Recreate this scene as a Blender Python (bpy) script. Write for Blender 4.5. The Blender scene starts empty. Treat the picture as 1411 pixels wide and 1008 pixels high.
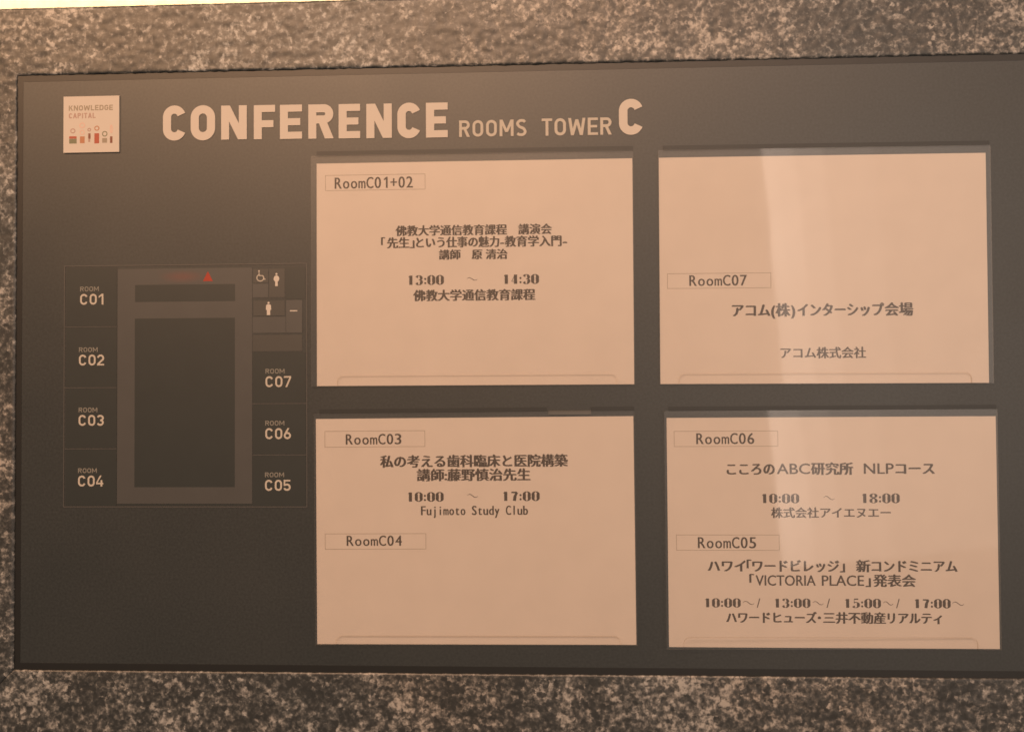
import bpy, bmesh, math, random
from mathutils import Matrix, Vector, noise

random.seed(4)
S = bpy.context.scene
col = S.collection
ZC = 1.55                                   # height of the board's origin above the floor
MM = 0.001


def P(x, y, d=0.0):
    """board millimetres (right, up, out of the wall) -> world metres"""
    return Vector((x * MM, -d * MM, ZC + y * MM))


# ------------------------------------------------------------------ camera
cam_d = bpy.data.cameras.new('camera')
cam = bpy.data.objects.new('camera', cam_d)
col.objects.link(cam)
cam_d.sensor_width = 36.0
cam_d.lens = 36.0 * 1197.12 / 1411.0
cam_d.clip_start = 0.01
cam_d.clip_end = 100
ax, ay, az = math.radians(1.134), math.radians(2.519), math.radians(-0.337)
R = Matrix.Rotation(az, 3, 'Z') @ Matrix.Rotation(ay, 3, 'Y') @ Matrix.Rotation(ax, 3, 'X')
M = Matrix(((1, 0, 0), (0, 0, -1), (0, 1, 0)))
cam.matrix_world = Matrix.Translation(P(19.757, -6.956, 809.05)) @ (M @ R).to_4x4()
cam_d.dof.use_dof = True
cam_d.dof.focus_distance = 0.62
cam_d.dof.aperture_fstop = 30.54 / 1.7
S.camera = cam

# ------------------------------------------------------------------ world and lamps
w = bpy.data.worlds.new('World')
S.world = w
w.use_nodes = True
w.node_tree.nodes['Background'].inputs[0].default_value = (1.0, 0.88, 0.76, 1)
w.node_tree.nodes['Background'].inputs[1].default_value = 0.115


def area(name, loc, target, sx, sy, power, color, roll=0.0):
    d = bpy.data.lights.new(name, 'AREA')
    d.shape = 'RECTANGLE'
    d.size, d.size_y = sx, sy
    d.energy = power
    d.color = color
    o = bpy.data.objects.new(name, d)
    col.objects.link(o)
    q = (target - loc).to_track_quat('-Z', 'Y')
    o.matrix_world = Matrix.Translation(loc) @ q.to_matrix().to_4x4() @ Matrix.Rotation(roll, 4, 'Z')
    return o


# warm ceiling downlight strip, above and in front of the sign
area('ceiling_lamp', P(-1000, 1190, 1450), P(-60, 0, 0), 2.3, 0.5, 25, (1.0, 0.555, 0.29))
EDGE_ROLL = math.radians(4.9)
# unseen soft fill lamp added behind the camera, raised to hide its reflection
area('fill_lamp', P(-100, 2300, 2500), P(0, -150, 0), 2.6, 1.0, 59, (1.0, 0.62, 0.41))
# stacked lamps standing in for an unseen pale source, mirrored in the right-hand pockets
for w_, e_ in ((0.05, 0.8), (0.12, 1.7), (0.22, 2.1), (0.40, 2.4), (1.9, 8.0)):
    # they all share their left edge, which leans a little; stacked, they are brightest along it
    hx, hy = w_ * 500 * math.cos(EDGE_ROLL), w_ * 500 * math.sin(EDGE_ROLL)
    area('reflection_lamp', P(846 + hx, 270 + hy, 2400), P(846 + hx, 270 + hy, 0), w_, 1.9, e_, (1.0, 0.80, 0.66), EDGE_ROLL)
# cove lamp on the ledge behind the stone
area('cove_lamp', P(-60, 420, 18), P(-60, 470, -58), 1.2, 0.02, 2.1, (1.0, 0.72, 0.42))

S.view_settings.view_transform = 'Standard'
S.view_settings.look = 'None'
S.view_settings.exposure = 0.0
S.view_settings.gamma = 1.0


# ------------------------------------------------------------------ materials
def new_mat(name):
    m = bpy.data.materials.new(name)
    m.use_nodes = True
    nt = m.node_tree
    return m, nt, nt.nodes['Principled BSDF']


def plain(name, c, rough=0.6, spec=0.5, grain=0.0, scale=400, bump=0.0, coat=0.0, coat_rough=0.3, ior=1.5, smear=0.0):
    m, nt, b = new_mat(name)
    b.inputs['IOR'].default_value = ior
    b.inputs['Roughness'].default_value = rough
    b.inputs['Specular IOR Level'].default_value = spec
    b.inputs['Coat Weight'].default_value = coat
    b.inputs['Coat Roughness'].default_value = coat_rough
    tc = nt.nodes.new('ShaderNodeTexCoord')
    n = nt.nodes.new('ShaderNodeTexNoise')
    n.inputs['Scale'].default_value = scale
    n.inputs['Detail'].default_value = 4
    nt.links.new(tc.outputs['Object'], n.inputs['Vector'])
    mr = nt.nodes.new('ShaderNodeMapRange')
    mr.inputs[1].default_value, mr.inputs[2].default_value = 0.25, 0.75
    mr.inputs[3].default_value, mr.inputs[4].default_value = 1 - grain, 1 + grain
    nt.links.new(n.outputs['Fac'], mr.inputs[0])
    mul = nt.nodes.new('ShaderNodeVectorMath')
    mul.operation = 'SCALE'
    mul.inputs[0].default_value = c
    nt.links.new(mr.outputs[0], mul.inputs['Scale'])
    nt.links.new(mul.outputs[0], b.inputs['Base Color'])
    if bump:
        bp = nt.nodes.new('ShaderNodeBump')
        bp.inputs['Strength'].default_value = bump
        bp.inputs['Distance'].default_value = 0.0004
        nt.links.new(n.outputs['Fac'], bp.inputs['Height'])
        nt.links.new(bp.outputs[0], b.inputs['Normal'])
    if smear:
        # wiped-glass unevenness of the gloss
        n2 = nt.nodes.new('ShaderNodeTexNoise')
        n2.inputs['Scale'].default_value = 7
        n2.inputs['Detail'].default_value = 5
        nt.links.new(tc.outputs['Object'], n2.inputs['Vector'])
        m2 = nt.nodes.new('ShaderNodeMapRange')
        m2.inputs[1].default_value, m2.inputs[2].default_value = 0.3, 0.7
        m2.inputs[3].default_value, m2.inputs[4].default_value = rough - smear, rough + smear
        nt.links.new(n2.outputs['Fac'], m2.inputs[0])
        nt.links.new(m2.outputs[0], b.inputs['Roughness'])
    return m


PAPER = plain('paper', (0.80, 0.71, 0.635), 0.85, 0.2, 0.022, 38, 0.0)
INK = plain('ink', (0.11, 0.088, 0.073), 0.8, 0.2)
INK_PALE = plain('ink_pale', (0.40, 0.33, 0.26), 0.85, 0.2)
BOARD = plain('board_face', (0.0265, 0.0320, 0.0325), 0.46, 0.5, 0.38, 430, 0.0, 0.0, ior=1.95, smear=0.035)
BEZEL = plain('bezel', (0.010, 0.010, 0.009), 0.46, 0.5, 0.1, 60, ior=1.8)
BAND_SHADE = plain('band_shade', (0.022, 0.026, 0.027), 0.48, 0.5, 0.1, 60, ior=1.8)  # shade above the covers, put into a dark colour
VINYL = plain('vinyl_lettering', (0.71, 0.65, 0.585), 0.6, 0.3, 0.01, 80)
VINYL_DIM = plain('vinyl_lettering_tiny', (0.30, 0.29, 0.26), 0.6, 0.3, 0.02, 80)
VINYL_MID = plain('vinyl_lettering_small', (0.62, 0.57, 0.50), 0.6, 0.3, 0.02, 80)
PLAN_PALE = plain('plan_corridor_print', (0.072, 0.073, 0.072), 0.45, 0.5, 0.06, 40, ior=1.95)
PLAN_MID = plain('plan_toilet_print', (0.058, 0.058, 0.054), 0.45, 0.5, 0.06, 40, ior=1.95)
PLAN_DARK = plain('plan_room_print', (0.021, 0.0275, 0.0265), 0.45, 0.5, 0.08, 40, ior=1.95)
PLAN_LINE = plain('plan_line_print', (0.085, 0.082, 0.078), 0.45, 0.5, ior=1.95)
RED = plain('red_print', (0.42, 0.075, 0.050), 0.6, 0.3, 0.1, 300)
LOGO_DARK = plain('logo_dark_print', (0.40, 0.34, 0.26), 0.7, 0.3)
LOGO_ROSE = plain('logo_rose_print', (0.52, 0.36, 0.31), 0.7, 0.3)
LOGO_GREEN = plain('logo_olive_print', (0.26, 0.26, 0.17), 0.7, 0.3)
LOGO_RED = plain('logo_red_print', (0.50, 0.15, 0.10), 0.7, 0.3)
LOGO_ORANGE = plain('logo_orange_print', (0.55, 0.27, 0.16), 0.7, 0.3)
LOGO_PINK = plain('logo_pink_print', (0.80, 0.56, 0.48), 0.7, 0.3)
LOGO_BROWN = plain('logo_brown_print', (0.28, 0.13, 0.09), 0.7, 0.3)
PLASTER = plain('plaster', (0.85, 0.78, 0.62), 0.9, 0.1, 0.12, 90)
TAPE = plain('tape', (0.12, 0.12, 0.115), 0.5, 0.4, 0.05, 90)
EDGE = plain('acrylic_cut_edge', (0.62, 0.58, 0.50), 0.5, 0.4)


def acrylic():
    m = bpy.data.materials.new('clear_acrylic')
    m.use_nodes = True
    nt = m.node_tree
    nt.nodes.clear()
    out = nt.nodes.new('ShaderNodeOutputMaterial')
    tr = nt.nodes.new('ShaderNodeBsdfTransparent')
    tr.inputs[0].default_value = (1, 1, 1, 1)
    g1 = nt.nodes.new('ShaderNodeBsdfGlossy')
    g1.inputs['Roughness'].default_value = 0.04
    g2 = nt.nodes.new('ShaderNodeBsdfGlossy')
    g2.inputs['Roughness'].default_value = 0.45
    mg = nt.nodes.new('ShaderNodeMixShader')
    mg.inputs[0].default_value = 0.62
    nt.links.new(g1.outputs[0], mg.inputs[1])
    nt.links.new(g2.outputs[0], mg.inputs[2])
    # both faces' reflection is carried by the front one
    geo = nt.nodes.new('ShaderNodeNewGeometry')
    inv = nt.nodes.new('ShaderNodeMath')
    inv.operation = 'SUBTRACT'
    inv.inputs[0].default_value = 1.0
    nt.links.new(geo.outputs['Backfacing'], inv.inputs[1])
    # handled plastic: slightly wavy, wiped unevenly
    tc = nt.nodes.new('ShaderNodeTexCoord')
    wv = nt.nodes.new('ShaderNodeTexNoise')
    wv.inputs['Scale'].default_value = 7
    wv.inputs['Detail'].default_value = 1
    nt.links.new(tc.outputs['Object'], wv.inputs['Vector'])
    bp = nt.nodes.new('ShaderNodeBump')
    bp.inputs['Strength'].default_value = 0.3
    bp.inputs['Distance'].default_value = 0.0012
    nt.links.new(wv.outputs['Fac'], bp.inputs['Height'])
    nt.links.new(bp.outputs[0], g1.inputs['Normal'])
    wp = nt.nodes.new('ShaderNodeTexNoise')
    wp.inputs['Scale'].default_value = 11
    wp.inputs['Detail'].default_value = 6
    nt.links.new(tc.outputs['Object'], wp.inputs['Vector'])
    mr = nt.nodes.new('ShaderNodeMapRange')
    mr.inputs[1].default_value, mr.inputs[2].default_value = 0.3, 0.7
    mr.inputs[3].default_value, mr.inputs[4].default_value = 0.46, 0.72
    nt.links.new(wp.outputs['Fac'], mr.inputs[0])
    nt.links.new(mr.outputs[0], mg.inputs[0])
    fm = nt.nodes.new('ShaderNodeMath')
    fm.operation = 'MULTIPLY'
    fm.inputs[0].default_value = 0.13
    nt.links.new(inv.outputs[0], fm.inputs[1])
    mx = nt.nodes.new('ShaderNodeMixShader')
    nt.links.new(fm.outputs[0], mx.inputs[0])
    nt.links.new(tr.outputs[0], mx.inputs[1])
    nt.links.new(mg.outputs[0], mx.inputs[2])
    nt.links.new(mx.outputs[0], out.inputs[0])
    return m


ACRYL = acrylic()


def edge_mat():
    m = bpy.data.materials.new('acrylic_edge')
    m.use_nodes = True
    nt = m.node_tree
    nt.nodes.clear()
    out = nt.nodes.new('ShaderNodeOutputMaterial')
    tr = nt.nodes.new('ShaderNodeBsdfTransparent')
    tr.inputs[0].default_value = (0.92, 0.89, 0.85, 1)
    d = nt.nodes.new('ShaderNodeBsdfDiffuse')
    d.inputs[0].default_value = (0.42, 0.36, 0.29, 1)
    mx = nt.nodes.new('ShaderNodeMixShader')
    mx.inputs[0].default_value = 0.16
    nt.links.new(tr.outputs[0], mx.inputs[1])
    nt.links.new(d.outputs[0], mx.inputs[2])
    nt.links.new(mx.outputs[0], out.inputs[0])
    return m


EDGE = edge_mat()


def smear_mat():
    """corridor print with a faded red patch in it"""
    m = plain('faded_red_print', (0.074, 0.071, 0.070), 0.45, 0.5, ior=1.95)
    nt = m.node_tree
    b = nt.nodes['Principled BSDF']
    src = b.inputs['Base Color'].links[0].from_socket
    tc = nt.nodes.new('ShaderNodeTexCoord')
    mp = nt.nodes.new('ShaderNodeMapping')
    mp.inputs['Scale'].default_value = (1 / 0.023, 1, 1 / 0.0064)
    gr = nt.nodes.new('ShaderNodeTexGradient')
    gr.gradient_type = 'SPHERICAL'
    nt.links.new(tc.outputs['Object'], mp.inputs['Vector'])
    nt.links.new(mp.outputs[0], gr.inputs[0])
    mu = nt.nodes.new('ShaderNodeMath')
    mu.operation = 'MULTIPLY'
    mu.use_clamp = True
    mu.inputs[1].default_value = 1.3
    nt.links.new(gr.outputs['Fac'], mu.inputs[0])
    mx = nt.nodes.new('ShaderNodeMix')
    mx.data_type = 'RGBA'
    nt.links.new(mu.outputs[0], mx.inputs[0])
    nt.links.new(src, mx.inputs[6])
    mx.inputs[7].default_value = (0.125, 0.062, 0.055, 1)
    nt.links.new(mx.outputs[2], b.inputs['Base Color'])
    return m


SMEAR = smear_mat()


def stone_mat():
    m, nt, b = new_mat('speckled_granite')
    L = nt.links
    tc = nt.nodes.new('ShaderNodeTexCoord')

    def nz(scale, det, dist=0.0, rough=0.5):
        n = nt.nodes.new('ShaderNodeTexNoise')
        n.inputs['Scale'].default_value = scale
        n.inputs['Detail'].default_value = det
        n.inputs['Distortion'].default_value = dist
        n.inputs['Roughness'].default_value = rough
        L.new(tc.outputs['Object'], n.inputs['Vector'])
        return n

    wob = nt.nodes.new('ShaderNodeTexNoise')
    wob.inputs['Scale'].default_value = 260
    wob.inputs['Detail'].default_value = 2
    L.new(tc.outputs['Object'], wob.inputs['Vector'])
    sc = nt.nodes.new('ShaderNodeVectorMath')
    sc.operation = 'SCALE'
    sc.inputs['Scale'].default_value = 0.0045
    L.new(wob.outputs['Color'], sc.inputs[0])
    ad = nt.nodes.new('ShaderNodeVectorMath')
    ad.operation = 'ADD'
    L.new(tc.outputs['Object'], ad.inputs[0])
    L.new(sc.outputs[0], ad.inputs[1])
    vo = nt.nodes.new('ShaderNodeTexVoronoi')
    vo.inputs['Scale'].default_value = 245
    vo.inputs['Randomness'].default_value = 1.0
    L.new(ad.outputs[0], vo.inputs['Vector'])
    sep = nt.nodes.new('ShaderNodeSeparateColor')
    L.new(vo.outputs['Color'], sep.inputs[0])
    fine = nz(230, 2.5, 0.0, 0.65)
    mid = nz(46, 3, 0.5)
    big = nz(10, 3, 0.4)
    hue = nz(4.5, 2)
    # push the fleck threshold with the slower noises so flecks gather in clusters
    def ma(op, a, bb, clamp=False):
        n = nt.nodes.new('ShaderNodeMath')
        n.operation = op
        n.use_clamp = clamp
        for i, v in enumerate((a, bb)):
            if isinstance(v, (int, float)):
                n.inputs[i].default_value = v
            else:
                L.new(v, n.inputs[i])
        return n.outputs[0]
    f = ma('ADD', fine.outputs['Fac'], ma('MULTIPLY', ma('SUBTRACT', mid.outputs['Fac'], 0.5), 0.58))
    f = ma('ADD', f, ma('MULTIPLY', ma('SUBTRACT', sep.outputs[0], 0.5), 0.26))
    f = ma('ADD', f, ma('MULTIPLY', ma('SUBTRACT', big.outputs['Fac'], 0.5), 0.5))
    rp = nt.nodes.new('ShaderNodeValToRGB')
    e = rp.color_ramp.elements
    e[0].position, e[0].color = 0.34, (0.030, 0.034, 0.035, 1)
    e[1].position, e[1].color = 0.80, (0.50, 0.51, 0.50, 1)
    for p_, c_ in ((0.45, (0.054, 0.060, 0.062, 1)), (0.55, (0.100, 0.107, 0.107, 1)), (0.65, (0.22, 0.225, 0.222, 1))):
        k = e.new(p_)
        k.color = c_
    L.new(f, rp.inputs[0])
    mixc = nt.nodes.new('ShaderNodeMix')
    mixc.data_type = 'RGBA'
    mixc.blend_type = 'MULTIPLY'
    L.new(ma('MULTIPLY', ma('SUBTRACT', hue.outputs['Fac'], 0.35), 2.4, True), mixc.inputs[0])
    L.new(rp.outputs[0], mixc.inputs[6])
    mixc.inputs[7].default_value = (1.0, 0.86, 0.76, 1)
    L.new(mixc.outputs[2], b.inputs['Base Color'])
    b.inputs['Roughness'].default_value = 0.62
    b.inputs['Specular IOR Level'].default_value = 0.35
    bp = nt.nodes.new('ShaderNodeBump')
    bp.inputs['Strength'].default_value = 0.5
    bp.inputs['Distance'].default_value = 0.0012
    L.new(f, bp.inputs['Height'])
    L.new(bp.outputs[0], b.inputs['Normal'])
    b.inputs['Coat Weight'].default_value = 1.0
    b.inputs['Coat IOR'].default_value = 1.68
    b.inputs['Coat Roughness'].default_value = 0.42
    return m


STONE = stone_mat()


# ------------------------------------------------------------------ mesh helpers
def link(name, me, m, parent=None, loc=None, rot=0.0):
    o = bpy.data.objects.new(name, me)
    col.objects.link(o)
    if m is not None and not me.materials:
        me.materials.append(m)
    if parent:
        o.parent = parent
    if loc is not None:
        o.location = loc
        o.rotation_euler = (0, rot, 0)
    return o


def mesh(name, verts, faces):
    me = bpy.data.meshes.new(name)
    me.from_pydata(verts, [], faces)
    me.update()
    return me


def tag(o, label=None, cat=None, group=None, kind=None):
    for k, v in (('label', label), ('category', cat), ('group', group), ('kind', kind)):
        if v:
            o[k] = v
    return o


class Geo:
    """flat outlines given in local millimetres (x right, y up, d out), extruded to a thickness"""

    def __init__(self):
        self.v, self.f, self.mi = [], [], []

    def prism(self, pts, d0, d1):
        # pts counter-clockwise seen from the front
        n = len(pts)
        b = len(self.v)
        for d in (d0, d1):
            for x, y in pts:
                self.v.append((x * MM, -d * MM, y * MM))
        self.f.append(tuple(b + n + i for i in range(n)))
        self.mi.append(0)
        self.f.append(tuple(b + n - 1 - i for i in range(n)))
        self.mi.append(0)
        for i in range(n):
            j = (i + 1) % n
            self.f.append((b + i, b + j, b + n + j, b + n + i))
            self.mi.append(1)

    def box(self, x0, x1, y0, y1, d0, d1):
        self.prism([(x0, y0), (x1, y0), (x1, y1), (x0, y1)], d0, d1)

    def ribbon(self, pts, width, d0, d1, closed=False):
        """constant or per-point width stroke along a centre line, mitred"""
        if not isinstance(width, (list, tuple)):
            keep = [p for i, p in enumerate(pts) if i == 0 or math.hypot(p[0] - pts[i - 1][0], p[1] - pts[i - 1][1]) > 1e-5]
            if closed and math.hypot(keep[0][0] - keep[-1][0], keep[0][1] - keep[-1][1]) < 1e-5:
                keep.pop()
            pts = keep
        n = len(pts)
        if not isinstance(width, (list, tuple)):
            width = [width] * n
        Lf, Rt = [], []
        for i in range(n):
            a = pts[i - 1] if (i > 0 or closed) else None
            c = pts[(i + 1) % n] if (i < n - 1 or closed) else None
            p = pts[i]
            t = []
            if a is not None:
                t.append(Vector((p[0] - a[0], p[1] - a[1])).normalized())
            if c is not None:
                t.append(Vector((c[0] - p[0], c[1] - p[1])).normalized())
            tt = (t[0] + t[-1])
            tt = tt.normalized() if tt.length > 1e-6 else t[0]
            nn = Vector((-tt.y, tt.x))
            k = width[i] / 2 / max(0.5, nn.dot(Vector((-t[0].y, t[0].x))))
            Lf.append((p[0] + nn.x * k, p[1] + nn.y * k))
            Rt.append((p[0] - nn.x * k, p[1] - nn.y * k))
        m = n if closed else n - 1
        b = len(self.v)
        for d in (d0, d1):
            for q in (Lf, Rt):
                for x, y in q:
                    self.v.append((x * MM, -d * MM, y * MM))
        for i in range(m):
            j = (i + 1) % n
            self.f.append((b + 2 * n + n + i, b + 2 * n + n + j, b + 2 * n + j, b + 2 * n + i))
            self.f.append((b + i, b + j, b + 2 * n + j, b + 2 * n + i))
            self.f.append((b + n + j, b + n + i, b + 3 * n + i, b + 3 * n + j))
            self.mi += [0, 0, 0]
        if not closed:
            for i, fl in ((0, 0), (n - 1, 1)):
                q = (b + i, b + n + i, b + 3 * n + i, b + 2 * n + i)
                self.f.append(q[::-1] if not fl else q)
                self.mi.append(0)

    def build(self, name, m, parent=None, loc=None, rot=0.0, edge=None):
        me = mesh(name, self.v, self.f)
        me.materials.append(m)
        if edge:
            me.materials.append(edge)
            me.polygons.foreach_set('material_index', self.mi)
        return link(name, me, None, parent, loc, rot)


def arc(cx, cy, rx, ry, a0, a1, n=10):
    return [(cx + rx * math.cos(math.radians(a0 + (a1 - a0) * i / n)),
             cy + ry * math.sin(math.radians(a0 + (a1 - a0) * i / n))) for i in range(n + 1)]


def spline(pts, n=6, closed=False):
    out = []
    m = len(pts)
    rng = range(m) if closed else range(m - 1)
    for i in rng:
        if closed:
            p0, p1, p2, p3 = pts[i - 1], pts[i], pts[(i + 1) % m], pts[(i + 2) % m]
        else:
            p0, p1, p2, p3 = pts[max(i - 1, 0)], pts[i], pts[i + 1], pts[min(i + 2, m - 1)]
        for k in range(n):
            t = k / n
            out.append(tuple(0.5 * (2 * p1[a] + (p2[a] - p0[a]) * t + (2 * p0[a] - 5 * p1[a] + 4 * p2[a] - p3[a]) * t * t
                                    + (3 * p1[a] - p0[a] - 3 * p2[a] + p3[a]) * t ** 3) for a in (0, 1)))
    if not closed:
        out.append(pts[-1])
    return out


# ------------------------------------------------------------------ the sign's own narrow sans capitals
def glyph(ch, w, s):
    """strokes of one capital: ('r', points, closed) ribbons and ('p', points) polygons, height 1, width w, stem s"""
    h = s / 2
    r = min(w / 2, 0.36) - h            # centre-line corner radius
    hs = s * 0.88                       # horizontal strokes run a little thinner
    if ch == 'C':
        return [('r', arc(w - h - r, 1 - h - r, r, r, 18, 90, 6) + arc(h + r, 1 - h - r, r, r, 90, 180)[0:]
                 + arc(h + r, h + r, r, r, 180, 270) + arc(w - h - r, h + r, r, r, 270, 342, 6), False)]
    if ch in 'O0':
        return [('r', arc(w - h - r, 1 - h - r, r, r, 0, 90) + arc(h + r, 1 - h - r, r, r, 90, 180)
                 + arc(h + r, h + r, r, r, 180, 270) + arc(w - h - r, h + r, r, r, 270, 360), True)]
    if ch == 'G':
        return [('r', arc(w - h - r, 1 - h - r, r, r, 18, 90, 6) + arc(h + r, 1 - h - r, r, r, 90, 180)
                 + arc(h + r, h + r, r, r, 180, 270) + arc(w - h - r, h + r, r, r, 270, 360) + [(w - h, .5), (w * .55, .5)], False)]
    if ch == 'D':
        return [('r', [(h, h), (h, 1 - h)] + arc(w - h - r, 1 - h - r, r, r, 90, 0) + arc(w - h - r, h + r, r, r, 0, -90), True)]
    if ch == 'N':
        return [('p', [(0, 0), (s, 0), (s, 1), (0, 1)]), ('p', [(w - s, 0), (w, 0), (w, 1), (w - s, 1)]),
                ('p', [(0, 1), (w - s * 1.1, 0), (w, 0), (s * 1.1, 1)])]
    if ch in 'FE':
        g = [('p', [(0, 0), (s, 0), (s, 1), (0, 1)]), ('p', [(s, 1 - hs), (w, 1 - hs), (w, 1), (s, 1)]),
             ('p', [(s, .5 - hs * .5 - (0.05 if ch == 'F' else 0)), (w * .92, .5 - hs * .5 - (0.05 if ch == 'F' else 0)),
                    (w * .92, .5 + hs * .5 - (0.05 if ch == 'F' else 0)), (s, .5 + hs * .5 - (0.05 if ch == 'F' else 0))])]
        if ch == 'E':
            g.append(('p', [(s, 0), (w, 0), (w, hs), (s, hs)]))
        return g
    if ch in 'RP':
        rr = (0.56 - s) / 2
        cx = w - h - rr
        g = [('p', [(0, 0), (s, 0), (s, 1), (0, 1)]),
             ('r', [(s, 1 - h)] + arc(cx, 1 - h - rr, rr, rr, 90, -90, 14) + [(s, 1 - h - 2 * rr)], False)]
        if ch == 'R':
            g.append(('p', [(w * .42, .46), (w - s * 1.05, 0), (w + .01, 0), (w * .42 + s * 1.05, .46)]))
        return g
    if ch == 'S':
        return [('r', spline([(w - h, .83), (w * .70, 1 - h * .95), (w * .36, 1 - h), (h, .80), (h * 1.05, .69), (w * .34, .55),
                              (w * .68, .46), (w - h, .32), (w - h, .20), (w * .66, h), (w * .30, h), (h * .7, .16)], 5), False)]
    if ch == 'M':
        return [('p', [(0, 0), (s, 0), (s, 1), (0, 1)]), ('p', [(w - s, 0), (w, 0), (w, 1), (w - s, 1)]),
                ('p', [(0, 1), (w * .5 - s * .5, .25), (w * .5 + s * .5, .25), (s * 1.1, 1)]),
                ('p', [(w - s * 1.1, 1), (w * .5 - s * .5, .25), (w * .5 + s * .5, .25), (w, 1)])]
    if ch == 'T':
        return [('p', [(0, 1 - hs), (w, 1 - hs), (w, 1), (0, 1)]), ('p', [(w / 2 - h, 0), (w / 2 + h, 0), (w / 2 + h, 1 - hs), (w / 2 - h, 1 - hs)])]
    if ch == 'W':
        q = s * 1.02
        return [('p', [(0, 1), (w * .24 - q / 2, 0), (w * .24 + q / 2, 0), (q, 1)]),
                ('p', [(w * .24 - q / 2, 0), (w * .24 + q / 2, 0), (w * .5 + q / 2, .92), (w * .5 - q / 2, .92)]),
                ('p', [(w * .5 - q / 2, .92), (w * .76 - q / 2, 0), (w * .76 + q / 2, 0), (w * .5 + q / 2, .92)]),
                ('p', [(w - q, 1), (w * .76 - q / 2, 0), (w * .76 + q / 2, 0), (w, 1)])]
    if ch == 'K':
        return [('p', [(0, 0), (s, 0), (s, 1), (0, 1)]), ('p', [(s, .38), (w, 1), (w - s * 1.1, 1), (s, .55)][::-1]),
                ('p', [(w * .35, .55), (w - s * 1.1, 0), (w, 0), (w * .6, .6)])]
    if ch == 'L':
        return [('p', [(0, 0), (s, 0), (s, 1), (0, 1)]), ('p', [(s, 0), (w, 0), (w, hs), (s, hs)])]
    if ch == 'A':
        return [('p', [(0, 0), (s, 0), (w / 2 + h, 1), (w / 2 - h, 1)]), ('p', [(w - s, 0), (w, 0), (w / 2 + h, 1), (w / 2 - h, 1)]),
                ('p', [(w * .2, .22), (w * .8, .22), (w * .75, .22 + hs), (w * .25, .22 + hs)])]
    if ch == 'I':
        return [('p', [(w / 2 - h, 0), (w / 2 + h, 0), (w / 2 + h, 1), (w / 2 - h, 1)])]
    if ch == '1':
        x = w * .62
        return [('p', [(x - h, 0), (x + h, 0), (x + h, 1), (x - h, 1)]), ('p', [(x - h, 1), (w * .08, .78), (w * .08, .78 - s), (x - h, 1 - s * 1.15)])]
    if ch == '2':
        return [('r', arc(w / 2, 1 - h - r, w / 2 - h, r, 170, 0, 12) + [(w - h * 1.3, .56), (h * 1.2, h * 1.6)], False),
                ('p', [(0, 0), (w, 0), (w, hs), (0, hs)])]
    if ch == '3':
        return [('r', arc(w / 2, 1 - h - (0.5 - h) / 2, w / 2 - h, (0.5 - h) / 2, 160, -90, 14), False),
                ('r', arc(w / 2, h + (0.5 - h) / 2, w / 2 - h, (0.5 - h) / 2, 90, -160, 14), False)]
    if ch == '4':
        return [('p', [(w * .52, 1), (0, .36), (0, .20), (w * .14, .30), (w * .52 + s, 1)]),
                ('p', [(0, .20), (w, .20), (w, .20 + hs), (0, .20 + hs)]), ('p', [(w * .62, 0), (w * .62 + s, 0), (w * .62 + s, .58), (w * .62, .58)])]
    if ch == '5':
        return [('p', [(0.02, 1 - hs), (w * .95, 1 - hs), (w * .95, 1), (0.02, 1)]), ('p', [(0.02, .46), (s, .46), (s, 1 - hs), (0.02, 1 - hs)]),
                ('r', [(s * .4, .5)] + arc(w * .48, .33, w * .52 - h, .33 - h, 110, -160, 16), False)]
    if ch == '6':
        return [('r', arc(w / 2, .32, w / 2 - h, .32 - h, 0, 360, 20)[:-1], True),
                ('p', [(h * .2, .42), (s * 1.0, .36), (w * .78, 1), (w * .78 - s * 1.1, 1)])]
    if ch == '7':
        return [('p', [(0, 1 - hs), (w, 1 - hs), (w, 1), (0, 1)]), ('p', [(w * .2, 0), (w * .2 + s, 0), (w, 1 - hs), (w - s, 1 - hs)])]
    return []


RW = dict(C=.62, O=.65, N=.68, F=.58, E=.58, R=.64, S=.60, M=.84, T=.60, W=.98, K=.66, L=.54, D=.65, G=.64, A=.70, P=.62, I=.28)


def add_caps(g, text, x0, x1, y1, y0, stem, d0=0.2, d1=0.5, gap=0.16, digits=0.62, slope=0.0):
    """lay capitals into the box x0..x1, y0..y1 (mm)"""
    ws = [(RW.get(c, digits) if c != ' ' else .4) for c in text]
    tot = sum(ws) + gap * (len(text) - 1)
    H = y1 - y0
    kx = (x1 - x0) / tot
    x = x0
    for n, (c, wd) in enumerate(zip(text, ws)):
        # glyph built at true aspect so stems keep one width
        wa = wd * kx / H
        for i, it in enumerate(glyph(c, wa, stem)):
            pts = [(x + a * H, y0 + b * H + slope * (x - x0)) for a, b in it[1]]
            dz = 0.012 * i
            if it[0] == 'p':
                ar = sum(pts[k - 1][0] * pts[k][1] - pts[k][0] * pts[k - 1][1] for k in range(len(pts)))
                g.prism(pts if ar > 0 else pts[::-1], d0, d1 + dz)
            else:
                g.ribbon(pts, stem * H, d0, d1 + dz, it[2])
        x += (wd + gap) * kx


# ------------------------------------------------------------------ printed type
def type_verts(text, bold=0.0):
    c = bpy.data.curves.new('type', 'FONT')
    c.body = text
    c.size = 1.0
    c.resolution_u = 3
    o = bpy.data.objects.new('type', c)
    me = o.to_mesh()
    vs = [(v.co.x, v.co.y) for v in me.vertices]
    fs = [tuple(p.vertices) for p in me.polygons]
    o.to_mesh_clear()
    bpy.data.objects.remove(o)
    bpy.data.curves.remove(c)
    return vs, fs


DP = 0.35          # print lies this many mm in front of the board plane (paper front is at 0.30)


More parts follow.
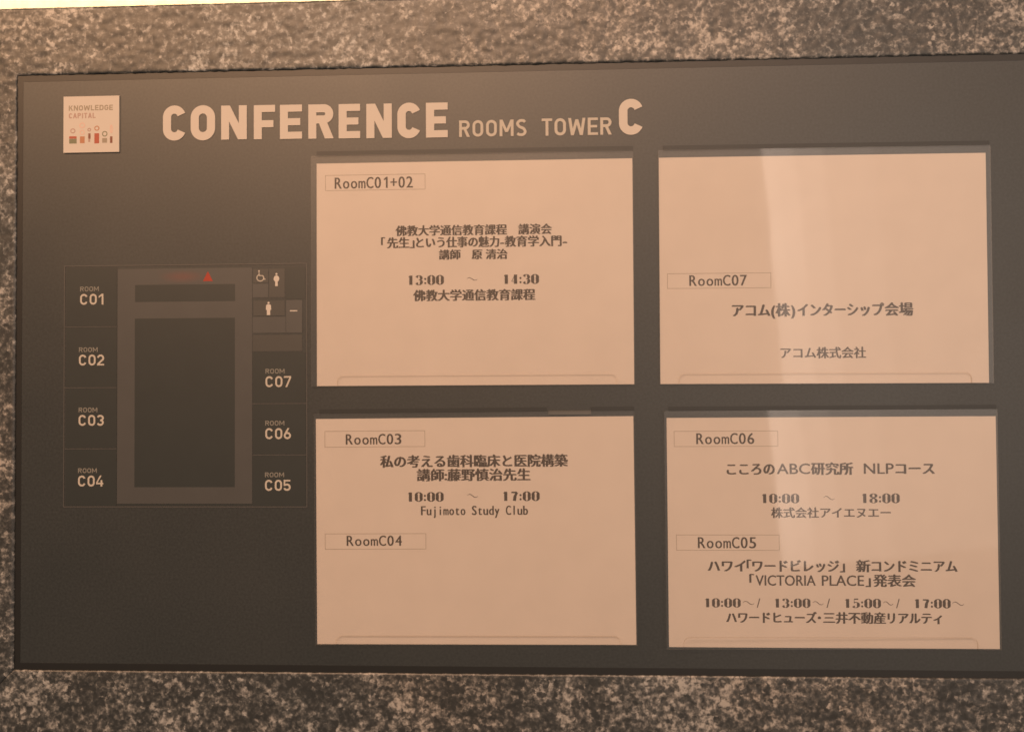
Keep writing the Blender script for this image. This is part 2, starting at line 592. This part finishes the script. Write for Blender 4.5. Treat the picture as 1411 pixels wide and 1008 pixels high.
def print_line(parent, text, x0, x1, y1, y0, bold=0.05, m=None, name='printed_line'):
    """one line of flat print fitted to a box on the paper; doubled with a small shift = printer's bold"""
    vs, fs = type_verts(text)
    X0, X1 = min(v[0] for v in vs), max(v[0] for v in vs)
    Y0, Y1 = min(v[1] for v in vs), max(v[1] for v in vs)
    kx = (x1 - x0) / (X1 - X0)
    ky = (y1 - y0) / (Y1 - Y0)
    V, F = [], []
    shifts = ((0, 0),) if not bold else ((-bold, 0), (bold, 0), (0, bold * .6))
    for i, (sx, sy) in enumerate(shifts):
        b = len(V)
        V += [((x0 + (x - X0) * kx + sx * ky) * MM, -(DP + 0.012 * i) * MM, (y0 + (y - Y0) * ky + sy * ky) * MM) for x, y in vs]
        F += [tuple(b + k for k in f) for f in fs]
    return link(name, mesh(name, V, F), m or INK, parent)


def print_segs(parent, segs, mm0, k, px0, y1, y0, bold=0.048):
    """one proportional line made of runs; each run has its own left and right end, all share the em height"""
    ky = (y1 - y0) / 0.93
    V, F = [], []
    for text, a, c in segs:
        vs, fs = type_verts(text)
        latin = all(ord(ch) < 128 for ch in text) and len(text) > 1
        X0, X1 = min(v[0] for v in vs), max(v[0] for v in vs)
        xa, xb = mm0 + (a - px0) * k, mm0 + (c - px0) * k
        kx = (xb - xa) / (X1 - X0)
        kyy = ky * (1.12 if latin else 1.0)
        bd = .018 if latin else bold
        for i, (sx, sy) in enumerate(((-bd, 0), (bd, 0), (0, bd * .6))):
            b = len(V)
            V += [((xa + (x - X0) * kx + sx * ky) * MM, -(DP + 0.012 * i) * MM, (y0 + (y * kyy + (0.083 + sy) * ky)) * MM) for x, y in vs]
            F += [tuple(b + q for q in f) for f in fs]
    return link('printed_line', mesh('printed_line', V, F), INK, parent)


def print_cells(parent, text, x0, x1, ytop, ybase, bold=0.018, narrow=0.74, m=None, name='printed_line'):
    """half-width gothic: every character sits in its own equal cell"""
    vs0, _ = type_verts('H')
    caph = max(v[1] for v in vs0)
    ky = (ytop - ybase) / caph
    n = len(text)
    cw = (x1 - x0) / (n - 0.12)
    V, F = [], []
    for i, ch in enumerate(text):
        if ch == ' ':
            continue
        vs, fs = type_verts(ch)
        if ch == '1':                   # stem with its small flag
            vs = [(.30, 0), (.40, 0), (.40, caph), (.30, caph), (.30, caph * .80), (.14, caph * .70), (.14, caph * .81), (.30, caph * .97)]
            fs = [(0, 1, 2, 3), (4, 7, 6, 5)]
        X0, X1 = min(v[0] for v in vs), max(v[0] for v in vs)
        wd = min(cw * 0.86, (X1 - X0) * ky * narrow)
        if ch not in 'ijlt1':
            wd = cw * (.84 if ch in 'mCR' else .76)
        elif ch == '1':
            wd = cw * .42
        elif ch in 't':
            wd = cw * .6
        k = wd / (X1 - X0)
        cx = x0 + cw * (i + 0.44)
        for j, sx in enumerate((-bold, bold)):
            b = len(V)
            V += [((cx + (x - (X0 + X1) / 2) * k + sx * ky) * MM, -(DP + 0.012 * j) * MM, (ybase + y * ky) * MM) for x, y in vs]
            F += [tuple(b + q for q in f) for f in fs]
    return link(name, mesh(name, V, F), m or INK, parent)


# fat-face digits of the times: thick verticals, hairline horizontals
def fat(ch):
    if ch == '0':
        return [spline([(.5, 1), (.16, .82), (.14, .5), (.16, .18), (.5, 0), (.84, .18), (.86, .5), (.84, .82)], 5, True)], True
    if ch == '8':
        return [spline([(.5, 1), (.2, .88), (.2, .68), (.5, .54), (.82, .36), (.82, .12), (.5, 0), (.18, .12), (.18, .36), (.5, .54), (.8, .68), (.8, .88)], 4, True)], True
    if ch == '3':
        return [spline([(.12, .78), (.3, .96), (.6, .97), (.80, .78), (.74, .6), (.45, .53)], 4),
                spline([(.45, .53), (.76, .46), (.84, .24), (.62, .02), (.3, .02), (.1, .22)], 4)], False
    if ch == '5':
        return [[(.25, .98), (.84, .98)], [(.24, .98), (.22, .52)], spline([(.22, .55), (.5, .64), (.82, .48), (.82, .18), (.55, .02), (.25, .04), (.12, .2)], 4)], False
    if ch == '7':
        return [[(.08, .92), (.92, .92)], [(.90, .92), (.62, .5), (.52, 0)]], False
    if ch == '1':
        return [[(.55, 1), (.55, 0)], [(.2, .86), (.5, .93)]], False
    if ch == '4':
        return [[(.66, 1), (.66, 0)], [(.60, .98), (.06, .28)], [(.06, .27), (.95, .27)]], False
    return [], False


def fat_into(g, ch, x, y, wd, ht, d):
    if ch == ':':
        r = ht * .12
        for cy in (.17, .62):
            g.prism([(x + wd * .5 + r * math.cos(a * math.pi / 5), y + ht * cy + r * math.sin(a * math.pi / 5)) for a in range(10)], d, d + .01)
        return
    if ch == '/':
        g.prism([(x + wd * .05, y - ht * .02), (x + wd * .30, y - ht * .02), (x + wd * .95, y + ht), (x + wd * .70, y + ht)], d, d + .01)
        return
    ps, closed = fat(ch)
    for k, p in enumerate(ps):
        pts = [(x + a * wd, y + b * ht) for a, b in p]
        n = len(pts)
        if not closed and n <= 3:
            f = []
            q = []
            for i in range(n - 1):
                for s_ in range(4):
                    q.append((pts[i][0] + (pts[i + 1][0] - pts[i][0]) * s_ / 4, pts[i][1] + (pts[i + 1][1] - pts[i][1]) * s_ / 4))
            pts = q + [pts[-1]]
            n = len(pts)
        ws = []
        for i in range(n):
            a = pts[i - 1] if (i or closed) else pts[0]
            c = pts[(i + 1) % n] if (i < n - 1 or closed) else pts[-1]
            dx, dy = c[0] - a[0], c[1] - a[1]
            v = abs(dy) / max(1e-6, math.hypot(dx, dy))
            ws.append(ht * (0.055 + .29 * v ** 2.2))
        if ch == '7' and k == 0:
            ws = [ht * .16] * n
        if ch == '5' and k == 0:
            ws = [ht * .14] * n
        if ch in '45' and k == 1:
            ws = [ht * .06] * n
        if ch == '1' and k == 1:
            ws = [ht * .09] * n
        g.ribbon(pts, ws, d + .012 * k, d + .01 + .012 * k, closed)


def print_time(parent, text, x0, x1, y1, y0, name='printed_time'):
    g = Geo()
    ws = {':': .42, '/': .7}
    tot = sum(ws.get(c, 1.0) for c in text)
    k = (x1 - x0) / tot
    x = x0
    for c in text:
        wd = ws.get(c, 1.0) * k
        fat_into(g, c, x + wd * .12, y0 + .3, wd * .76, y1 - y0 - .6, DP)
        x += wd
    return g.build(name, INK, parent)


def print_tilde(parent, x0, x1, y1, y0, t=.65):
    g = Geo()
    ym, a = (y0 + y1) / 2, (y1 - y0) / 2
    n = 20
    pts = [(x0 + (x1 - x0) * i / n, ym + a * math.sin(2 * math.pi * i / n * .93 + .2)) for i in range(n + 1)]
    g.ribbon(pts, [t * (.35 + .65 * math.sin(math.pi * i / n)) for i in range(n + 1)], DP, DP + .01)
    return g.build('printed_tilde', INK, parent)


def print_box(parent, x0, x1, y1, y0):
    g = Geo()
    t = .38
    g.ribbon([(x0, y0), (x1, y0), (x1, y1), (x0, y1)], t, DP, DP + .01, True)
    return g.build('printed_box', INK_PALE, parent)


# ------------------------------------------------------------------ wall
BX0, BX1, BY0, BY1 = -490.5, 492.0, -275.3, 291.7      # outer edge of the sign
STOP = 356.4                                             # top of the stone


def stone_panel(patches, seams=()):
    """rough slab made of one or more grid patches welded together, with sides running back into the wall.
    patch: bl, br, tr, tl in board mm and its two counts; seams: edges of a patch that are slab joints"""
    bm = bmesh.new()
    for bl, br, tr, tl, nu, nv, joint in patches:
        bl, br, tr, tl = Vector(bl), Vector(br), Vector(tr), Vector(tl)
        vs = []
        for j in range(nv + 1):
            v = j / nv
            a, b = bl.lerp(tl, v), br.lerp(tr, v)
            for i in range(nu + 1):
                p = a.lerp(b, i / nu)
                q = Vector((p.x * .055, p.y * .055, 3))
                d = noise.noise(q) * 0.35 + noise.noise(Vector((p.x * .17, p.y * .17, 8))) * 0.5
                onx = min(abs(p.x - BX0), abs(p.x - BX1)) < .01 and BY0 - .01 < p.y < BY1 + .01
                ony = min(abs(p.y - BY0), abs(p.y - BY1)) < .01 and BX0 - .01 < p.x < BX1 + .01
                top_ = abs(p.y - STOP) < .01
                jn = ('l' in joint and i == 0) or ('r' in joint and i == nu) or ('t' in joint and j == nv)
                jx = jy = 0.0
                if onx or ony or top_ or jn:
                    k = .4 if top_ else 1
                    d -= 0.3
                    jx = noise.noise(Vector((p.x * .21, p.y * .21, 12))) * 0.9
                    jy = noise.noise(Vector((p.x * .21, p.y * .21, 16))) * 0.55 * k
                vs.append(bm.verts.new(P(p.x + jx, p.y + jy, 1.25 + d)))
        for j in range(nv):
            for i in range(nu):
                k = j * (nu + 1) + i
                bm.faces.new((vs[k], vs[k + 1], vs[k + nu + 2], vs[k + nu + 1])).smooth = True
    bmesh.ops.remove_doubles(bm, verts=bm.verts, dist=2e-5)
    edges = [e for e in bm.edges if len(e.link_faces) == 1]
    r = bmesh.ops.extrude_edge_only(bm, edges=edges)
    for g_ in r['geom']:
        if isinstance(g_, bmesh.types.BMVert):
            g_.co.y = 0.030
        elif isinstance(g_, bmesh.types.BMFace):
            g_.smooth = False
    bmesh.ops.recalc_face_normals(bm, faces=bm.faces)
    me = bpy.data.meshes.new('stone_panel')
    bm.to_mesh(me)
    bm.free()
    return me


wall = Geo()
wall.box(-1400, 1400, -ZC * 1000, STOP - 4, -70, -32)
wall = wall.build('wall', plain('mortar', (0.12, 0.11, 0.10), 0.9, 0.2), None, P(0, 0))
tag(wall, kind='structure')
J = .5
OX0, OX1, OY0, OY1 = -900, 900, -700, STOP
N1, N2, N3, N4 = 32, 270, 32, 470
SLABS = [
    # top and left run on as one dressed slab; it is mitred to the bottom one at the sign's corner
    [((BX0 - 65, BY1), (BX0, BY1), (BX0, STOP), (BX0 - 65, STOP), N1, N3, ''),
     ((BX0, BY1), (BX1, BY1), (BX1, STOP), (BX0, STOP), N4, N3, ''),
     ((BX0 - 220, BY0 - 220), (BX0, BY0), (BX0, BY1), (BX0 - 65, BY1), N1, N2, '')],
    [((BX0 - 220.5, BY0 - 221), (BX1 + 220.5, BY0 - 221), (BX1, BY0 - .3), (BX0, BY0 - .3), 560, 120, 'lrt')],
    [((BX1, BY0), (BX1 + 220, BY0 - 220), (BX1 + 65, STOP), (BX1 + .6, STOP), 36, 290, 'l')],
    [((-900, BY0 - 221), (BX0 - 220.5, BY0 - 221), (BX0 - 65.5, STOP), (-900, STOP), 90, 180, 'r')],
    [((BX1 + 220.5, BY0 - 221), (900, BY0 - 221), (900, STOP), (BX1 + 65.5, STOP), 90, 180, 'l')],
]
for pt in SLABS:
    o = link('stone_panel', stone_panel(pt), STONE, wall)
    o.matrix_parent_inverse = Matrix.Translation(-P(0, 0))

up = Geo()
up.box(-1400, 1400, STOP + 2, 1300, -110, -60)
upper = up.build('upper_wall', PLASTER, None, P(0, 0))
tag(upper, kind='structure')

# ------------------------------------------------------------------ the sign board
sign = bpy.data.objects.new('sign_board', None)
col.objects.link(sign)
sign.location = P(0, 0)
tag(sign, 'dark conference room directory board with white heading and printed floor plan, set in granite', 'sign board')

g = Geo()
g.box(BX0 + 5.7, BX1 - 5.7, BY0 + 6.2, BY1 - 6.2, -8, 0)
g.build('face_panel', BOARD, sign)
# bezel: four bars, mitred
bw, bh = 7.2, 7.7
x0, x1, y0, y1 = BX0 - 1.5, BX1 + 1.5, BY0 - 1.5, BY1 + 1.5
for pts in ([(x0, y0), (x1, y0), (x1 - bw, y0 + bh), (x0 + bw, y0 + bh)],
            [(x1, y0), (x1, y1), (x1 - bw, y1 - bh), (x1 - bw, y0 + bh)],
            [(x1, y1), (x0, y1), (x0 + bw, y1 - bh), (x1 - bw, y1 - bh)],
            [(x0, y1), (x0, y0), (x0 + bw, y0 + bh), (x0 + bw, y1 - bh)]):
    g = Geo()
    g.prism(pts, -10, 0.15)
    g.build('bezel_bar', BEZEL, sign)

# heading letters, one piece of cut vinyl each
HEAD = [('C', -347.6, -325.5, 259.6, 226.0), ('O', -320.7, -297.1, 259.3, 225.7), ('N', -291.2, -266.5, 258.5, 226.0),
        ('F', -259.7, -239.2, 258.3, 225.8), ('E', -234.6, -213.4, 258.1, 225.6), ('R', -207.4, -183.5, 257.9, 225.3),
        ('E', -178.4, -157.9, 257.7, 225.1), ('N', -152.0, -127.8, 257.4, 224.8), ('C', -122.5, -100.5, 257.8, 224.1),
        ('E', -95.4, -74.9, 257.3, 224.4), ('C', 85.4, 107.8, 257.2, 223.5)]
for c, a, b, yt, yb in HEAD:
    g = Geo()
    H = yt - yb
    for i, it in enumerate(glyph(c, (b - a) / H, .235)):
        pts = [(a + u * H, yb + v * H) for u, v in it[1]]
        if it[0] == 'p':
            ar = sum(pts[k - 1][0] * pts[k][1] - pts[k][0] * pts[k - 1][1] for k in range(len(pts)))
            g.prism(pts if ar > 0 else pts[::-1], .1, .5 + .015 * i)
        else:
            g.ribbon(pts, .235 * H, .1, .5 + .015 * i, it[2])
    g.build('letter', VINYL, sign)
g = Geo()
add_caps(g, 'ROOMS', -64.1, -1.0, 240.0, 224.4, .165, .1, .4, .17)
g.build('small_lettering', VINYL_MID, sign)
g = Geo()
add_caps(g, 'TOWER', 13.4, 78.5, 240.3, 224.1, .165, .1, .4, .13)
g.build('small_lettering', VINYL_MID, sign)

# logo square
g = Geo()
g.box(-444.4, -389.9, 216.0, 270.0, .1, 1.2)
plate = g.build('logo_plate', VINYL, sign)
g = Geo()
add_caps(g, 'KNOWLEDGE', -439.2, -396.1, 261.3, 256.3, .21, 1.22, 1.26, .13)
g.build('logo_lettering', LOGO_DARK, plate)
g = Geo()
add_caps(g, 'CAPITAL', -439.1, -413.0, 253.9, 248.9, .21, 1.22, 1.26, .13)
g.build('logo_lettering', LOGO_ROSE, plate)


def ring(g, x0, x1, y1, y0, t):
    g.ribbon(arc((x0 + x1) / 2, (y0 + y1) / 2, (x1 - x0 - t) / 2, (y1 - y0 - t) / 2, 0, 360, 18)[:-1], t, 1.22, 1.26, True)


def blk(g, x0, x1, y1, y0, d=1.22):
    g.box(x0, x1, y0, y1, d, d + .04)


FIG = [  # head ring, its print, body block(s) with their print
    ((-437.7, -432.7, 239.3, 234.5), LOGO_ROSE, [(-438.7, -431.4, 231.7, 229.4, LOGO_RED), (-438.7, -431.4, 229.2, 224.7, LOGO_GREEN)]),
    ((-428.9, -423.2, 244.7, 239.4), LOGO_PINK, [(-428.2, -423.6, 231.5, 224.9, LOGO_ORANGE)]),
    ((-420.9, -417.3, 239.5, 236.0), LOGO_ROSE, [(-420.1, -417.8, 234.2, 229.0, LOGO_BROWN), (-420.1, -418.1, 228.8, 226.0, LOGO_ROSE)]),
    ((-414.2, -409.2, 241.4, 236.6), LOGO_ORANGE, [(-414.1, -409.4, 234.2, 224.5, LOGO_RED)]),
    ((-406.6, -401.3, 236.2, 230.9), LOGO_GREEN, [(-406.4, -401.7, 229.4, 225.0, LOGO_DARK)]),
    ((-398.9, -396.1, 242.1, 234.0), LOGO_PINK, [(-398.8, -396.4, 231.0, 224.6, LOGO_BROWN)]),
]
for rg, rm, bs in FIG:
    g = Geo()
    ring(g, *rg, .9)
    g.build('logo_ring', rm, plate)
    for bx in bs:
        g = Geo()
        blk(g, *bx[:4])
        g.build('logo_block', bx[4], plate)
g = Geo()
ring(g, -428.4, -423.6, 237.8, 232.8, .8)
g.build('logo_ring', LOGO_PINK, plate)

# ------------------------------------------------------------------ printed floor plan
plan = Geo()
plan.ribbon([(-443.2, -121.6), (-209.2, -121.6), (-209.2, 107.3), (-443.2, 107.3)], .9, .1, .30, True)
for y in (49.3, -8.7, -66.7):
    plan.box(-442.6, -392, y - .4, y + .4, .1, .28)
for y in (-24.6, -72.9):
    plan.box(-261.2, -209.8, y - .4, y + .4, .1, .28)
plan = plan.build('floor_plan', PLAN_LINE, sign)


def pane(name, m, x0, x1, y1, y0, d=.2):
    g = Geo()
    g.box(x0, x1, y0, y1, .1, d)
    return g.build(name, m, plan)


for y1, y0 in ((105.8, 49.9), (48.7, -8.1), (-9.3, -66.1), (-67.3, -120.5)):
    pane('plan_room', PLAN_DARK, -441.4, -392.0, y1, y0)
for y1, y0 in ((23.6, -24.0), (-25.2, -72.3), (-73.5, -120.5)):
    pane('plan_room', PLAN_DARK, -261.0, -210.4, y1, y0)
# corridor as one print with its two dark blocks laid over it
pane('plan_corridor', PLAN_PALE, -391.4, -261.4, 104.0, -118.6, .2)
pane('plan_wall_line', PLAN_DARK, -391.0, -262.0, -118.8, -120.3, .2)
pane('plan_block', PLAN_DARK, -374.4, -277.8, 88.7, 72.5, .24)
pane('plan_block', PLAN_DARK, -374.6, -278.0, 56.7, -103.0, .24)
pane('plan_room', PLAN_DARK, -229.6, -210.4, 104.0, 73.6)
pane('plan_toilet', PLAN_MID, -260.5, -245.9, 102.6, 89.4)
pane('plan_toilet', PLAN_MID, -245.2, -230.2, 102.6, 75.6)
pane('plan_corridor', PLAN_PALE, -261.0, -245.9, 88.7, 75.6)
pane('plan_toilet', PLAN_MID, -260.2, -230.2, 72.6, 58.3)
pane('plan_smoking_room', PLAN_PALE, -228.9, -213.6, 72.9, 42.0)
pane('plan_corridor', PLAN_PALE, -261.0, -229.3, 57.2, 42.0)
pane('plan_corridor', PLAN_MID, -261.0, -213.6, 40.2, 24.6)

# red triangle and faded red print beside it
g = Geo()
g.prism([(-308.8, 91.6), (-299.2, 91.6), (-304.0, 101.0)], .22, .3)
g.build('red_triangle', RED, plan)
g = Geo()
g.box(-24, 24, -6.5, 6.5, 0, .03)
g.build('faded_red_mark', SMEAR, plan, Vector((-.3285, -.00024, .0962)))

for (xa, ya, num) in ((-427.9, 80.7, 'C01'), (-428.8, 22.8, 'C02'), (-428.9, -34.5, 'C03'), (-429.2, -92.0, 'C04'),
                      (-248.6, 1.2, 'C07'), (-248.8, -47.7, 'C06'), (-249.1, -96.2, 'C05')):
    g = Geo()
    add_caps(g, 'ROOM', xa, xa + 18.2, ya + 6.9, ya + 2.5, .17, .22, .30, .15)
    g.build('room_lettering', VINYL_DIM, plan)
    g = Geo()
    H = 10.3
    for j, (c, ox, wd) in enumerate(((num[0], 0, 7.3), (num[1], 9.3, 6.9), (num[2], 17.6, 6.9))):
        for i, it in enumerate(glyph(c, wd / H, .165)):
            pts = [(xa + ox + u * H, ya - H + v * H) for u, v in it[1]]
            if it[0] == 'p':
                ar = sum(pts[k - 1][0] * pts[k][1] - pts[k][0] * pts[k - 1][1] for k in range(len(pts)))
                g.prism(pts if ar > 0 else pts[::-1], .22, .30 + .012 * i)
            else:
                g.ribbon(pts, .165 * H, .22, .30 + .012 * i, it[2])
    g.build('room_number', VINYL_MID, plan)


def disc(g, cx, cy, r, d=.25, n=12, ry=None):
    g.prism([(cx + r * math.cos(2 * math.pi * k / n), cy + (ry or r) * math.sin(2 * math.pi * k / n)) for k in range(n)], .22, d)


# pictograms
g = Geo()      # wheelchair
disc(g, -254.8, 100.6, .85, .28)
g.ribbon([(-254.8, 99.4), (-254.6, 96.4), (-251.2, 96.2), (-249.6, 92.6), (-248.6, 92.9)], .8, .22, .29)
g.ribbon(arc(-253.6, 94.2, 3.3, 3.1, 110, 395, 18), .85, .22, .27)
g.build('wheelchair_symbol', VINYL_MID, plan)
g = Geo()      # woman
disc(g, -238.1, 97.6, 1.0, .28)
disc(g, -238.1, 93.2, 2.7, .27, 14, 3.1)
g.box(-239.3, -236.9, 86.2, 91.5, .22, .26)
g.build('woman_symbol', VINYL, plan)
g = Geo()      # man
disc(g, -245.7, 70.4, 1.0, .28)
g.prism([(-248.2, 64.0), (-246.9, 63.4), (-244.5, 63.4), (-243.2, 64.0), (-243.4, 68.1), (-244.3, 69.0), (-247.1, 69.0), (-248.0, 68.1)], .22, .27)
g.box(-247.3, -244.1, 58.9, 64.2, .22, .26)
g.build('man_symbol', VINYL, plan)
g = Geo()      # smoking
g.box(-225.3, -218.2, 62.2, 63.2, .22, .27)
g.build('cigarette_symbol', VINYL, plan)
g = Geo()
g.box(-217.8, -216.6, 62.3, 63.2, .22, .27)
g.ribbon(spline([(-217.0, 63.8), (-216.8, 65.4), (-218.6, 66.0), (-219.6, 67.4)], 4), .6, .22, .27)
g.build('smoke_symbol', PLAN_LINE, plan)

# ------------------------------------------------------------------ pockets and their papers
SHEETS = [  # centre x, y, turn (deg, anticlockwise seen from the front)
    (-51.03, 96.64, 0.005), (270.25, 96.38, -0.111), (-51.62, -143.56, 0.281), (275.54, -144.43, 0.076)]
NOTCH = [(-128.8, 132.5, -95.2), (-131.7, 132.4, -95.4), (-130.3, 134.2, -96.9), (-136.0, 128.4, -94.6)]
#        left, right, top beyond the paper; tilt of the cover
POCK = [(5.0, 0.6, 7.0), (1.0, 3.4, 6.6), (1.5, 0.8, 5.2), (3.0, 0.6, 6.6)]
YAW = [0, 0, 0, 0.8]       # the last cover hangs a little askew


def pocket(k):
    cx, cy, a = SHEETS[k]
    pl, pr, pt = POCK[k]
    nl, nr, ny = NOTCH[k]
    W, H = 148.5, 105.0
    L, Rr, T, B = -W - pl, W + pr, H + pt, -H - .3
    r = 6.0
    g = Geo()
    out = [(L, B), (nl, B)] + [(nl, ny - r)] + arc(nl + r, ny - r, r, r, 180, 90, 6)[1:] + arc(nr - r, ny - r, r, r, 90, 0, 6) \
        + [(nr, B), (Rr, B)] + arc(Rr - 1.5, T - 1.5, 1.5, 1.5, 0, 90, 3) + arc(L + 1.5, T - 1.5, 1.5, 1.5, 90, 180, 3)
    lift = 0.0 if not YAW[k] else 2.0
    g.prism(out, 0.9, 2.4)
    o = g.build('acrylic_pocket', ACRYL, sign, Vector((cx * MM, -lift * MM, cy * MM)), -math.radians(a), EDGE)
    o.rotation_euler.z = math.radians(YAW[k])
    # the lip that fills the cut-out and holds the foot of the sheet
    g = Geo()
    e = .35
    g.prism([(nl + e, B), (nr - e, B)] + arc(nr - r, ny - r, r - e, r - e, 0, 90, 6) + arc(nl + r, ny - r, r - e, r - e, 90, 180, 6), 0.9, 1.9)
    g.build('retaining_lip', ACRYL, o, None, 0, EDGE)
    # dark strip added to draw the shaded band above the cover
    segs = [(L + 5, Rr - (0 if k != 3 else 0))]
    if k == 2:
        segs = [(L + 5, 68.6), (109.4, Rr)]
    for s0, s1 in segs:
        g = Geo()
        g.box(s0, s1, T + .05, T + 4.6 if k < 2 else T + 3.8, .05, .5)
        rl = g.build('shade_strip', BAND_SHADE, sign, Vector((cx * MM, 0, cy * MM)), -math.radians(a))
    return o


TXT = ['booking sheet at upper left, printed RoomC01+02 and 13:00 to 14:30',
       'mostly blank booking sheet at upper right, printed RoomC07 halfway down',
       'booking sheet at lower left, printed RoomC03 over RoomC04 with its lower half blank',
       'fullest booking sheet at lower right, printed RoomC06 over RoomC05 with four starting times']
papers = []
for k, (cx, cy, a) in enumerate(SHEETS):
    pocket(k)
    g = Geo()
    g.box(-148.5, 148.5, -105, 105, .12, .30)
    p = g.build('paper_sheet', PAPER, None, P(cx, cy), -math.radians(a))
    tag(p, TXT[k], 'paper sheet', 'A4 booking sheets in the sign pockets')
    papers.append(p)

p = papers[0]
print_box(p, -140.1, -45.5, 93.6, 79.2)
print_cells(p, 'RoomC01+02', -131.2, -56.8, 91.4, 80.9)
print_line(p, '佛教大学通信教育課程　講演会', -73.2, 72.9, 45.1, 35.2)
print_segs(p, (('「', 284, 297), ('先生', 308, 398), ('」', 403, 418), ('という仕事の魅力', 428, 765), ('-', 772, 784), ('教育学入門', 790, 1018), ('-', 1026, 1040)), -87.1, .2299, 283, 34.1, 23.8)
print_line(p, '講師　原 清治', -32.3, 31.3, 21.9, 12.5)
print_time(p, '13:00', -63.6, -27.8, -1.7, -11.0)
print_tilde(p, -6.6, 3.4, -4.6, -7.0)
print_time(p, '14:30', 26.2, 61.2, -1.8, -11.1)
print_line(p, '佛教大学通信教育課程', -56.7, 57.0, -15.6, -26.2)

p = papers[1]
print_box(p, -141.4, -46.7, -3.0, -16.7)
print_cells(p, 'RoomC07', -121.2, -68.2, -4.7, -14.5)
print_segs(p, (('アコム', 323, 463), ('(', 470, 482), ('株', 487, 538), (')', 544, 556), ('インターシップ', 568, 887), ('会場', 893, 995)), -81.9, .2427, 323, -31.3, -43.6)
print_line(p, 'アコム株式会社', -38.3, 38.5, -71.7, -82.1, .034)

p = papers[2]
print_box(p, -140.0, -45.6, 93.3, 78.5)
print_cells(p, 'RoomC03', -120.2, -67.4, 90.5, 80.8)
print_line(p, '私の考える歯科臨床と医院構築', -87.5, 87.0, 70.4, 58.8)
print_line(p, '講師:藤野慎治先生', -53.0, 52.3, 57.4, 46.0)
print_time(p, '10:00', -64.0, -28.1, 36.1, 27.0)
print_tilde(p, -6.6, 3.6, 33.8, 30.9)
print_time(p, '17:00', 25.1, 61.4, 36.3, 27.2)
print_cells(p, 'Fujimoto Study Club', -49.9, 50.1, 23.0, 14.6, .024)
print_box(p, -140.3, -45.5, -2.5, -16.8)
print_cells(p, 'RoomC04', -120.0, -67.7, -4.3, -13.7)

p = papers[3]
print_box(p, -141.8, -47.3, 92.6, 78.6)
print_cells(p, 'RoomC06', -121.5, -68.4, 90.7, 80.8)
print_segs(p, (('こころの', 303, 480), ('ABC', 490, 613), ('研究所', 619, 773), ('NLP', 815, 925), ('コース', 934, 1075)), -93.9, .2417, 302, 63.5, 52.1)
print_time(p, '10:00', -64.3, -28.3, 35.2, 26.3)
print_tilde(p, -6.6, 3.3, 32.8, 29.6)
print_time(p, '18:00', 26.0, 62.1, 35.3, 26.3)
print_line(p, '株式会社アイエヌエー', -54.0, 53.2, 22.6, 12.9, .034)
print_box(p, -140.7, -47.3, -2.5, -16.5)
print_cells(p, 'RoomC05', -121.1, -67.9, -4.5, -14.6)
print_segs(p, (('ハワイ', 232, 372), ('「', 379, 393), ('ワードビレッジ', 400, 722), ('」', 728, 743), ('新', 788, 838), ('コンドミニアム', 846, 1160)), -112.0, .2411, 232, -25.2, -36.4)
print_segs(p, (('「', 388, 402), ('VICTORIA', 410, 634), ('PLACE', 658, 814), ('」', 822, 838), ('発表会', 850, 1005)), -74.5, .2411, 387, -38.3, -49.6)
for t, a, b in (('10:00', -117.1, -82.5), ('13:00', -53.8, -19.5), ('15:00', 9.4, 43.8), ('17:00', 71.8, 105.9)):
    print_time(p, t, a, b, -60.2, -68.8)
for a, b in ((-80.8, -70.5), (-17.8, -8.0), (45.4, 54.5), (107.1, 117.6)):
    print_tilde(p, a, b, -62.9, -65.9)
for a, b in ((-69.1, -64.3), (-6.2, -1.4), (56.2, 61.0)):
    print_time(p, '/', a, b, -60.0, -68.8, 'printed_slash')
print_segs(p, (('ハワードヒューズ', 301, 638), ('・', 645, 653), ('三井不動産', 665, 895), ('リアルティ', 905, 1103)), -96.0, .2407, 300, -72.5, -83.0)

# strip of grey tape in the gap above the lower left sheet
g = Geo()
g.box(-19.8, 19.8, -2.0, 2.0, 0, .4)
t = g.build('tape_strip', TAPE, None, P(37.6, -34.2, 1.0))
tag(t, 'short grey strip of tape just above the top edge of the lower left sheet', 'tape')
